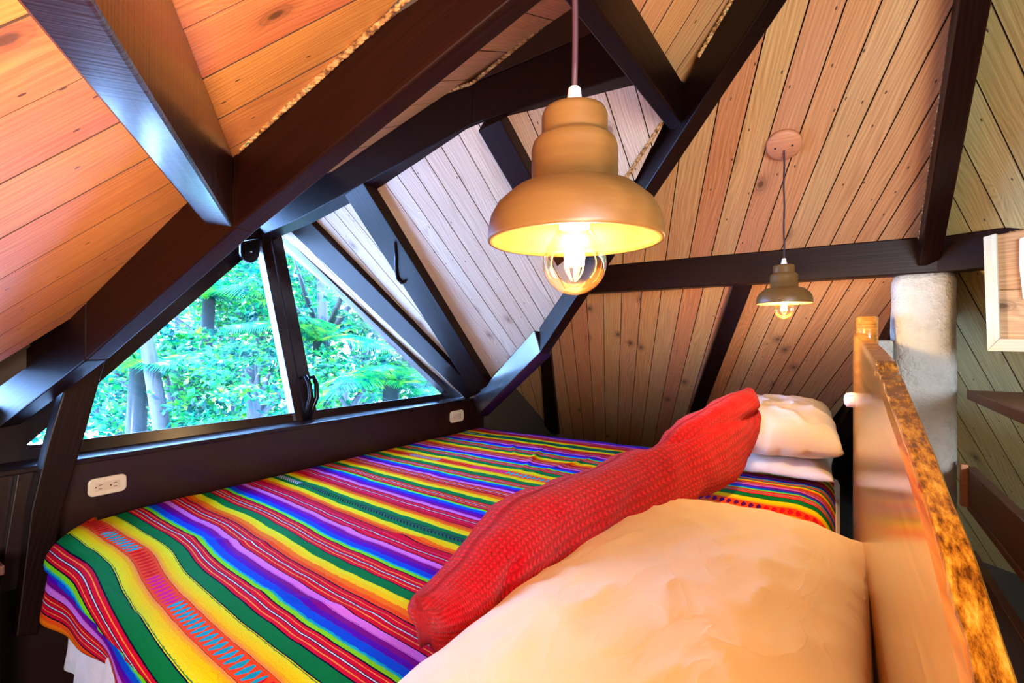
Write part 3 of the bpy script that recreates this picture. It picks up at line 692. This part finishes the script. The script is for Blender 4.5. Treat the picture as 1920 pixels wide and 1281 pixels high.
# ------------------------------------------------------------------ pillows
def pillow(name, c, L, Wd, Ht, rz, mat, seed, wr=.006, tilt=(0, 0), parent=None, flatb=.35, p=2.6):
    """soft case: long axis local y, width local x; sits with its underside near local z=0"""
    v, f = [], []; n = 72; m = 56
    Mx = Matrix.Translation(Vector(c)) @ Matrix.Rotation(rz, 4, 'Z') @ Matrix.Rotation(tilt[0], 4, 'X') @ Matrix.Rotation(tilt[1], 4, 'Y')
    idx = {}
    for side in (1, -1):
        for j in range(n + 1):
            for i in range(m + 1):
                u = -1 + 2 * i / m; w_ = -1 + 2 * j / n
                if side == -1 and (i in (0, m) or j in (0, n)): idx[(side, i, j)] = idx[(1, i, j)]; continue
                e = max(0, (1 - abs(u) ** p)) ** .5 * max(0, (1 - abs(w_) ** p)) ** .5
                # pinched edges between the corners
                px_ = Wd / 2 * u * (1 - .06 * (1 - w_ * w_)); py_ = L / 2 * w_ * (1 - .05 * (1 - u * u))
                q = Vector((px_ * 6 + seed, py_ * 6, side * 2.))
                wrk = wr * (noise.noise(q) + .6 * (1 - abs(noise.noise(q * 2.3))) ** 4 * 1.5)
                edge = math.exp(-((1 - max(abs(u), abs(w_))) / .13) ** 2)
                ruck = wr * 1.1 * math.sin((u * 9 if abs(w_) > abs(u) else w_ * 12) + noise.noise(q) * 5) * edge
                z = side * Ht * (.5 if side == 1 else .5 * flatb) * e ** .9 + (wrk * (1 if side == 1 else .3) + ruck * .5) * min(1, e * 3)
                z += Ht * .5 * flatb
                idx[(side, i, j)] = len(v); v.append(Mx @ Vector((px_, py_, z)))
    for side in (1, -1):
        for j in range(n):
            for i in range(m):
                q = [idx[(side, i, j)], idx[(side, i + 1, j)], idx[(side, i + 1, j + 1)], idx[(side, i, j + 1)]]
                q = list(dict.fromkeys(q))
                if len(q) > 2: f.append(tuple(q if side == 1 else q[::-1]))
    o = put(name, v, f, mat, parent, Mx, smooth=True); return o
nb = -.545
o = pillow('pillow', (-.222, .90, nb), 1.12, .56, .26, math.radians(-2), M_beige, 3, .007); tag(o, 'large beige pillow in the foreground against the headboard', 'pillow')
pu = pillow('pillow', (-.215, 2.30, nb + .115), .52, .42, .25, math.radians(4), M_cotton, 11, .014, (math.radians(4), 0), None, .5, 4.); tag(pu, 'white pillow on top behind the red cushion at the far end', 'pillow')
pl_ = pillow('pillow', (-.225, 2.33, nb + .03), .52, .42, .13, math.radians(0), M_cotton, 27, .006); tag(pl_, 'thin white pillow under the upper white pillow at the far end', 'pillow')

# red knitted cushion: cross-sections through the slumped bolster
st = [((786, 1128), (800, 1214), .80), ((800, 1110), (822, 1206), .815), ((850, 1058), (872, 1190), .86), ((930, 972), (960, 1125), .95), ((1030, 908), (1065, 1050), 1.06), ((1130, 866), (1175, 1000), 1.20),
      ((1220, 832), (1280, 945), 1.40), ((1305, 772), (1345, 912), 1.60), ((1360, 745), (1385, 870), 1.74), ((1392, 730), (1400, 820), 1.80), ((1404, 726), (1404, 770), 1.83)]
def catmull(P, t):
    n = len(P) - 1; i = min(int(t * n), n - 1); u = t * n - i
    p0, p1, p2, p3 = P[max(i - 1, 0)], P[i], P[i + 1], P[min(i + 2, n)]
    return .5 * ((2 * p1) + (p2 - p0) * u + (2 * p0 - 5 * p1 + 4 * p2 - p3) * u * u + (3 * p1 - p0 - 3 * p2 + p3) * u ** 3)
tops = [td(*a, t) for a, b, t in st]; bots = [td(*b, t) for a, b, t in st]
v, f, uvs = [], [], []
ns, nr = 150, 56
for j in range(ns + 1):
    t = j / ns; a = catmull(tops, t); b = catmull(bots, t); c = (a + b) / 2; hv2 = (a - b) / 2
    ax = (catmull(tops, min(1, t + .02)) + catmull(bots, min(1, t + .02)) - catmull(tops, max(0, t - .02)) - catmull(bots, max(0, t - .02))).normalized()
    side = hv2.cross(ax).normalized()
    thk = .085 * (math.sin(PI * min(1, max(0, t * .96 + .02))) ** .45)
    for i in range(nr):
        p_ = 2 * PI * i / nr; cs, sn = math.cos(p_), math.sin(p_)
        q = c + hv2 * (math.copysign(abs(cs) ** .8, cs)) + side * (math.copysign(abs(sn) ** .85, sn)) * thk
        nn_ = (hv2.normalized() * cs + side * sn)
        k = noise.noise(q * 9) * .013 + noise.noise(q * 5.5) * .012 + noise.noise(q * 24) * .005
        # the long fold across the far half and the rucked near end
        ck_ = 1 - (t - .58) / .37 * 1.15
        fold = .030 * math.exp(-((cs - ck_) / .11) ** 2) if .56 < t < .98 else 0
        fold += .012 * math.exp(-((t - .47 - .1 * cs) / .02) ** 2) * (cs < .3) + .010 * math.exp(-((t - .24 - .08 * cs) / .018) ** 2) * (cs < .4)
        ruck = .010 * math.exp(-(t / .07) ** 2) * math.sin(p_ * 5 + 1)
        e = min(1, t * 14, (1 - t) * 14)
        v.append(q + nn_ * (k * e - fold * e + ruck)); uvs.append((t * 1.35, i / nr * .5))
for j in range(ns):
    for i in range(nr): k = (i + 1) % nr; f.append((j * nr + i, j * nr + k, (j + 1) * nr + k, (j + 1) * nr + i))
f.append(tuple(range(nr))[::-1]); f.append(tuple(ns * nr + i for i in range(nr)))
rc = put('cushion', v, f, M_red, None, Matrix.Translation(td(1100, 960, 1.15)), smooth=True); fix(rc)
uvl = rc.data.uv_layers.new(name='UVMap')
for lp in rc.data.loops: uvl.data[lp.index].uv = uvs[lp.vertex_index]
tag(rc, 'long red knitted cushion slumped between the striped blanket and the pillows', 'cushion')

# ------------------------------------------------------------------ pendants
RIM = .074
def pendant(c, ztop, label, canopy=None, power=4.):
    x, y, z = c
    root = empty('pendant_lamp', (x, y, z)); tag(root, label, 'pendant lamp', 'turned wood pendants')
    outer = [(RIM, 0), (RIM * 1.0, .003), (RIM * .995, .011), (RIM * .965, .021), (RIM * .89, .031), (RIM * .77, .039), (RIM * .70, .0432), (RIM * .58, .0458), (RIM * .495, .047), (RIM * .495, .078), (RIM * .475, .084), (RIM * .44, .087), (RIM * .385, .0885), (RIM * .378, .091), (RIM * .378, .107), (RIM * .355, .1115), (RIM * .30, .113), (RIM * .1, .1135)]
    inner = [(.018, .041), (.048, .037), (.060, .028), (.0675, .016), (.0695, .006), (.070, 0), (RIM, 0)]
    prof = [(.0001, .042)] + inner + outer[1:] + [(.0001, .1135)]
    lathe('lamp_shade', prof, (x, y, z), M_lampw, root, 72)
    lathe('cord_grip', [(.0085, .1125), (.0085, .116), (.0065, .122), (.0055, .131), (.0035, .133), (.0001, .133)], (x, y, z), M_white, root, 24)
    cv = [Vector((x + .0008 * math.sin(i * .7), y, z + .131 + (ztop - z - .131) * i / 24)) for i in range(25)]
    tube('cord', cv, .0026, M_cord, root, 8)
    lathe('socket', [(.013, .012), (.014, .0405), (.0001, .041)], (x, y, z), M_cream, root, 24)
    R_ = .0272; zc = -.018
    pr = [(.0001, zc - R_)] + [(R_ * math.sin(a), zc - R_ * math.cos(a)) for a in [PI * k / 16 for k in range(1, 12)]] + [(.0165, zc + .026), (.0135, zc + .034), (.0128, .022)]
    bu = lathe('bulb', pr, (x, y, z), M_bulb, root, 40)
    for k in range(6):
        a = 2 * PI * k / 6
        tube('filament', [(x + .004 * math.cos(a), y + .004 * math.sin(a), z + .008), (x + .0085 * math.cos(a), y + .0085 * math.sin(a), z - .020)], .0009, M_fil, bu, 6)
    if canopy is not None:
        p, nrm = canopy
        lathe('canopy', [(.047, 0), (.047, .014), (.042, .018), (.0001, .018)], p, M_canopy, root, 40, nrm)
        for s in (-1, 1):
            tv = Vector((1, 0, 0)); tv = (tv - nrm * tv.dot(nrm)).normalized()
            lathe('screw', [(.003, 0), (.003, .001)], p + nrm * .0182 + tv * .022 * s, M_dark, root, 10, nrm)
    lp = lamp('bulb_light', 'POINT', (x, y, z - .026), power, (1, .67, .33), .012); return root
M_canopy = wood('canopy_wood', [hexc('#d08a62'), hexc('#cf9068')], .5, knots=False, grain=(.8, 1.08))
pb = ray(1082, 455) * .426
pendant((pb.x - .001, pb.y - .003, pb.z), .75, 'large-looking turned wood pendant with clear filament bulb, nearest above the bed', None, 2.2)
cp = PA.px(1470, 268)
pendant((cp.x, cp.y, (640 - 569) / F * cp.dot(FW)), cp.z - .01, 'small-looking turned wood pendant hanging from a round wooden canopy, farther back', (cp, -PA.n), 6.)

# ------------------------------------------------------------------ pillar
v, f = [], []
pcx, pcy = .225, 2.09; nz_, na = 70, 40
for j in range(nz_ + 1):
    z = -1.15 + (zb + 1.15) * j / nz_
    for i in range(na):
        a = 2 * PI * i / na
        hx, hy = .080, .085
        cs, sn = math.cos(a), math.sin(a); s = (abs(cs) ** 3.6 + abs(sn) ** 3.6) ** (-1 / 3.6)
        tpz = 1 - .10 * max(0, (z - zb + .03) / .03) ** 2 + .012 * math.sin(z * 7)
        k = 1 + .06 * noise.noise(Vector((cs * 1.2, sn * 1.2, z * 5))) + .03 * noise.noise(Vector((cs * 3, sn * 3, z * 14)))
        v.append((pcx + hx * cs * s * tpz * k, pcy + hy * sn * s * tpz * k, z))
for j in range(nz_):
    for i in range(na): k = (i + 1) % na; f.append((j * na + i, j * na + k, (j + 1) * na + k, (j + 1) * na + i))
f.append(tuple(range(na))[::-1]); f.append(tuple(nz_ * na + i for i in range(na)))
o = put('pillar', v, f, M_plaster, None, Matrix.Translation((pcx, pcy, -1.15)), smooth=True); tag(o, 'rough white plastered pillar under the ring beam behind the headboard', 'pillar')
o = box('plaster_block', (.075, 2.02, -.36), (.145, 2.10, .004), M_plaster, None, .008); tag(o, 'small white plastered block at the left foot of the pillar behind the headboard', 'block')

# shelving behind the headboard
def shelf(name, label, z0, z1, depth, Yn=-.2, mat=M_shelf):
    o = box(name, (.315, Yn, z0), (.315 + depth, 1.985, z1), mat, None, .003); o.name = name; return tag(o, label, 'shelf')
shelf('shelf_board', 'brown shelf board right of the pillar, uppermost of the stack', -.172, -.145, .24)
shelf('shelf_rail', 'deep brown board standing on edge below the upper shelf, right of the pillar', -.475, -.372, .022)
shelf('shelf_board', 'olive-lit shelf board behind the deep rail at lower right', -.50, -.478, .26)
shelf('shelf_rail', 'dark board on edge at the lower right behind the headboard', -.75, -.62, .022)
ck = box('end_cleat', (.300, 1.965, -.49), (.317, 1.99, -.365), M_canopy, None, .002); tag(ck, 'small pale wooden cleat joining the deep rail to the pillar', 'cleat')

# framed hatch on the right
hp = Vector((.345, 1.78, .0)); hd = Vector((.93, -.36, 0)).normalized(); hn = Vector((-.36, -.93, 0))
HP = Plane(hp, hn)
hat = empty('framed_hatch', HP.px(1920, 560)); tag(hat, 'pale grey-blue wooden frame around boards at the right edge', 'hatch')
def hpart(name, q, mat, th, k=0, bev=.002, ax=None):
    P = HP.off(k); pts = [P.px(*p) for p in q]
    return prism(name, pts, -HP.n * th, mat, hat, bev, axis=ax or (pts[1] - pts[0]))
yb = lambda x: 657 + (x - 1849) * .018; yt = lambda x: 444 - (x - 1843) * .16
hpart('frame_rail', [(1843, 444), (1851, 658), (1874, 634), (1868, 437)], M_frame, .03)
hpart('frame_rail', [(1851, 658), (2100, 664), (2100, 638), (1874, 635)], M_frame, .03)
hpart('board', [(1868, 440), (2100, 400), (2100, 536), (1872, 543)], M_hatch, .012, -.012, .001)
hpart('board', [(1872, 544), (2100, 537), (2100, 640), (1874, 637)], M_hatch, .012, -.012, .001)
hpart('white_strip', [(1911, 447), (1920, 444), (1990, 436), (1990, 560), (1918, 560), (1911, 500)], M_white, .01, .002)

# ------------------------------------------------------------------ garden outside
T = NT('leaf_green'); rnd = T('ShaderNodeObjectInfo').outputs['Random']; co = T('ShaderNodeTexCoord').outputs['Object']
nn = T('ShaderNodeTexNoise', {'Vector': co, 'Scale': 5., 'Detail': 6., 'Roughness': .7}).outputs[0]
lc = T.ramp(nn, [(.34, hexc('#022c30')), (.46, hexc('#045044')), (.56, hexc('#1e8a34')), (.70, hexc('#a0c82c'))])
out = T.n['Material Output']
ms = T('ShaderNodeMixShader', {0: .4, 1: T('ShaderNodeBsdfDiffuse', {0: lc}).outputs[0], 2: T('ShaderNodeBsdfTranslucent', {0: lc}).outputs[0]})
T.t.links.new(T('ShaderNodeMixShader', {0: .03, 1: ms.outputs[0], 2: T('ShaderNodeBsdfGlossy', {'Roughness': .3}).outputs[0]}).outputs[0], out.inputs[0]); M_leaf = T.m
M_trunk = gloss_trim('bark', hexc('#2c3438'), .9)
ground = box('ground', (-40, -25, -4.3), (-2.6, 40, -4.0), simple('pale_bounce_ground', hexc('#c8d2d8'), .9), None, 0); ground['kind'] = 'structure'  # unseen ground, made pale to bounce daylight up through the window
def leafmesh(cent, rad, n, size, seed, droop=.3):
    rg = random.Random(seed); v, f = [], []
    for _ in range(n):
        while 1:
            q = Vector((rg.uniform(-1, 1), rg.uniform(-1, 1), rg.uniform(-1, 1)))
            if q.length < 1: break
        q = q.normalized() * (q.length ** .5)
        k = .5 + .7 * noise.noise(q * 2.1 + Vector((seed, 0, 0)))
        if k < .51: continue
        p = Vector(cent) + Vector((q.x * rad[0], q.y * rad[1], q.z * rad[2]))
        d = Vector((rg.uniform(-1, 1), rg.uniform(-1, 1), rg.uniform(-.9, .4))).normalized(); s = d.cross(Vector((rg.uniform(-1, 1), rg.uniform(-1, 1), 1))).normalized()
        L = size * rg.uniform(.6, 1.4); W_ = L * rg.uniform(.22, .38); b = len(v); nr = d.cross(s)
        v += [p, p + d * L * .45 + s * W_, p + d * L, p + d * L * .45 - s * W_, p + d * L * .5 + nr * L * .08]
        f += [(b, b + 1, b + 4), (b + 1, b + 2, b + 4), (b + 2, b + 3, b + 4), (b + 3, b, b + 4)]
    return v, f
def tree(c, rad, n, size, seed, label, gz=-4.0):
    root = empty('garden_tree', (c[0], c[1], gz)); tag(root, label, 'tree')
    v, f = leafmesh(c, rad, n, size, seed); o = put('foliage', v, f, M_leaf, root, Matrix.Translation(Vector(c))); o['kind'] = 'stuff'
    rg = random.Random(seed)
    tube('trunk', [(c[0] + .2, c[1], gz), (c[0] + .1, c[1] + .1, (gz + c[2]) / 2), (c[0], c[1], c[2] + rad[2] * .5)], [.14, .1, .05], M_trunk, root, 8)
    for k in range(4):
        a = rg.uniform(0, 6.3); tube('branch', [(c[0] + .05, c[1], c[2] - rad[2] * .6), (c[0] + math.cos(a) * rad[0] * .4, c[1] + math.sin(a) * rad[1] * .4, c[2]), (c[0] + math.cos(a) * rad[0] * .7, c[1] + math.sin(a) * rad[1] * .7, c[2] + rad[2] * .4)], [.05, .03, .012], M_trunk, root, 6)
def gp(x, y, t): return td(x, y, t)
spec = [((330, 720), 5.0, (1.0, .9, .6), 5200, .09, 'leafy tree seen through the lower left glass behind the leaning trunk'),
        ((430, 620), 8.0, (1.3, 1.3, .9), 5200, .13, 'bushy tree in the middle of the left pane below the sky gap'),
        ((480, 520), 7.0, (.8, .9, .8), 5000, .10, 'tree crown near the top of the left pane beside the mullion'),
        ((470, 730), 4.2, (.8, .7, .4), 4200, .07, 'bright low shrubbery left of the window latch'),
        ((600, 560), 6.0, (1.0, 1.0, .9), 6000, .09, 'leafy crown in the upper part of the right pane'),
        ((680, 650), 7.5, (1.2, 1.3, .8), 5200, .12, 'tree behind the palm in the right pane'),
        ((230, 740), 7.0, (1.1, 1.1, .9), 4400, .13, 'dense tree at the left end of the window'),
        ((640, 740), 5.0, (.9, .8, .5), 4600, .075, 'low shrub at the bottom of the right pane'),
        ((560, 470), 10., (1.8, 1.5, 1.4), 4500, .2, 'tall distant tree behind the window apex'),
        ((330, 600), 12., (2.0, 2.0, 1.2), 4200, .22, 'distant tree behind the sky gap in the left pane')]
for i, (px_, t, rad, n, s, lab) in enumerate(spec): tree(gp(*px_, t), rad, n, s, 20 + i, lab)
def frond(base, d, L, name, parent, seed, mat=M_leaf):
    rg = random.Random(seed); d = Vector(d).normalized(); v, f = [], []
    pts = [Vector(base) + d * L * s + Vector((0, 0, -.45 * L * s * s)) for s in [k / 14 for k in range(15)]]
    tubegeo(pts, [.012 * (1 - k / 16) for k in range(15)], 5, v, f)
    for k in range(1, 15):
        for sub in range(3):
            s = (k - 1 + sub / 3) / 14; p = Vector(base) + d * L * s + Vector((0, 0, -.45 * L * s * s)); t = (d + Vector((0, 0, -.9 * s))).normalized()
            sd = t.cross(Vector((0, 0, 1))).normalized()
            for sg in (-1, 1):
                ll = L * .42 * math.sin(PI * min(1, s * .85 + .12)) * rg.uniform(.85, 1.1)
                e = p + (sd * sg + t * .7 + Vector((0, 0, -.35))).normalized() * ll; m = p.lerp(e, .5) + Vector((0, 0, .03 * L)); w_ = t * .014 * L
                b = len(v); v += [p - w_ * .4, p + w_ * .4, m + w_, e, m - w_]; f += [(b, b + 1, b + 2, b + 4), (b + 4, b + 2, b + 3)]
    return put(name, v, f, mat, parent, Matrix.Translation(Vector(base)))
def palm(crown, foot, n, L, seed, label):
    root = empty('palm_tree', foot); tag(root, label, 'palm tree'); rg = random.Random(seed)
    c, ft = Vector(crown), Vector(foot)
    tube('trunk', [ft, ft.lerp(c, .4) + Vector((.05, .05, 0)), c], [.13, .10, .07], M_trunk, root, 10)
    for k in range(n):
        a = 2 * PI * k / n + rg.uniform(-.2, .2); frond(c, (math.cos(a), math.sin(a), rg.uniform(.1, .9)), L * rg.uniform(.8, 1.15), 'frond', root, seed * 50 + k)
def foot_of(p): return Vector((p.x - .3, p.y - .2, -4.0))
for (px_, t, n, L, lab) in [((392, 560), 6.0, 9, 1.3, 'palm with yellow-green fronds in the left pane'), ((735, 715), 4.4, 9, 1.0, 'palm with arching fronds low in the right pane'),
                            ((262, 690), 4.2, 8, .9, 'palm beside the leaning trunk in the left pane'), ((600, 640), 5.5, 8, 1.1, 'palm behind the mullion in the right pane')]:
    c = gp(*px_, t); palm(c, foot_of(c), n, L, int(px_[0]), lab)
o = tube('bare_trunk', [gp(320, 900, 3.6), gp(300, 780, 3.7), gp(275, 640, 3.8), gp(262, 560, 3.9)], [.07, .06, .05, .045], M_trunk); tag(o, 'slender leaning tree trunk close outside the left pane', 'tree')

for o in C.objects:
    if o.parent is None and o.get('category') and not o.get('group'):
        g_ = {'rope': 'rope trims along the ceiling edges', 'beam': 'dark roof timbers', 'tree': 'trees outside the window', 'palm tree': 'palms outside the window',
              'outlet': 'outlets on the window panel', 'shelf': 'shelving behind the headboard', 'pillow': 'pillows along the headboard'}.get(o['category'])
        if g_: o['group'] = g_

# lift the whole room so that the loft floor lies at z = 0
for o in list(C.objects):
    if o.parent is None: o.location.z += EYE
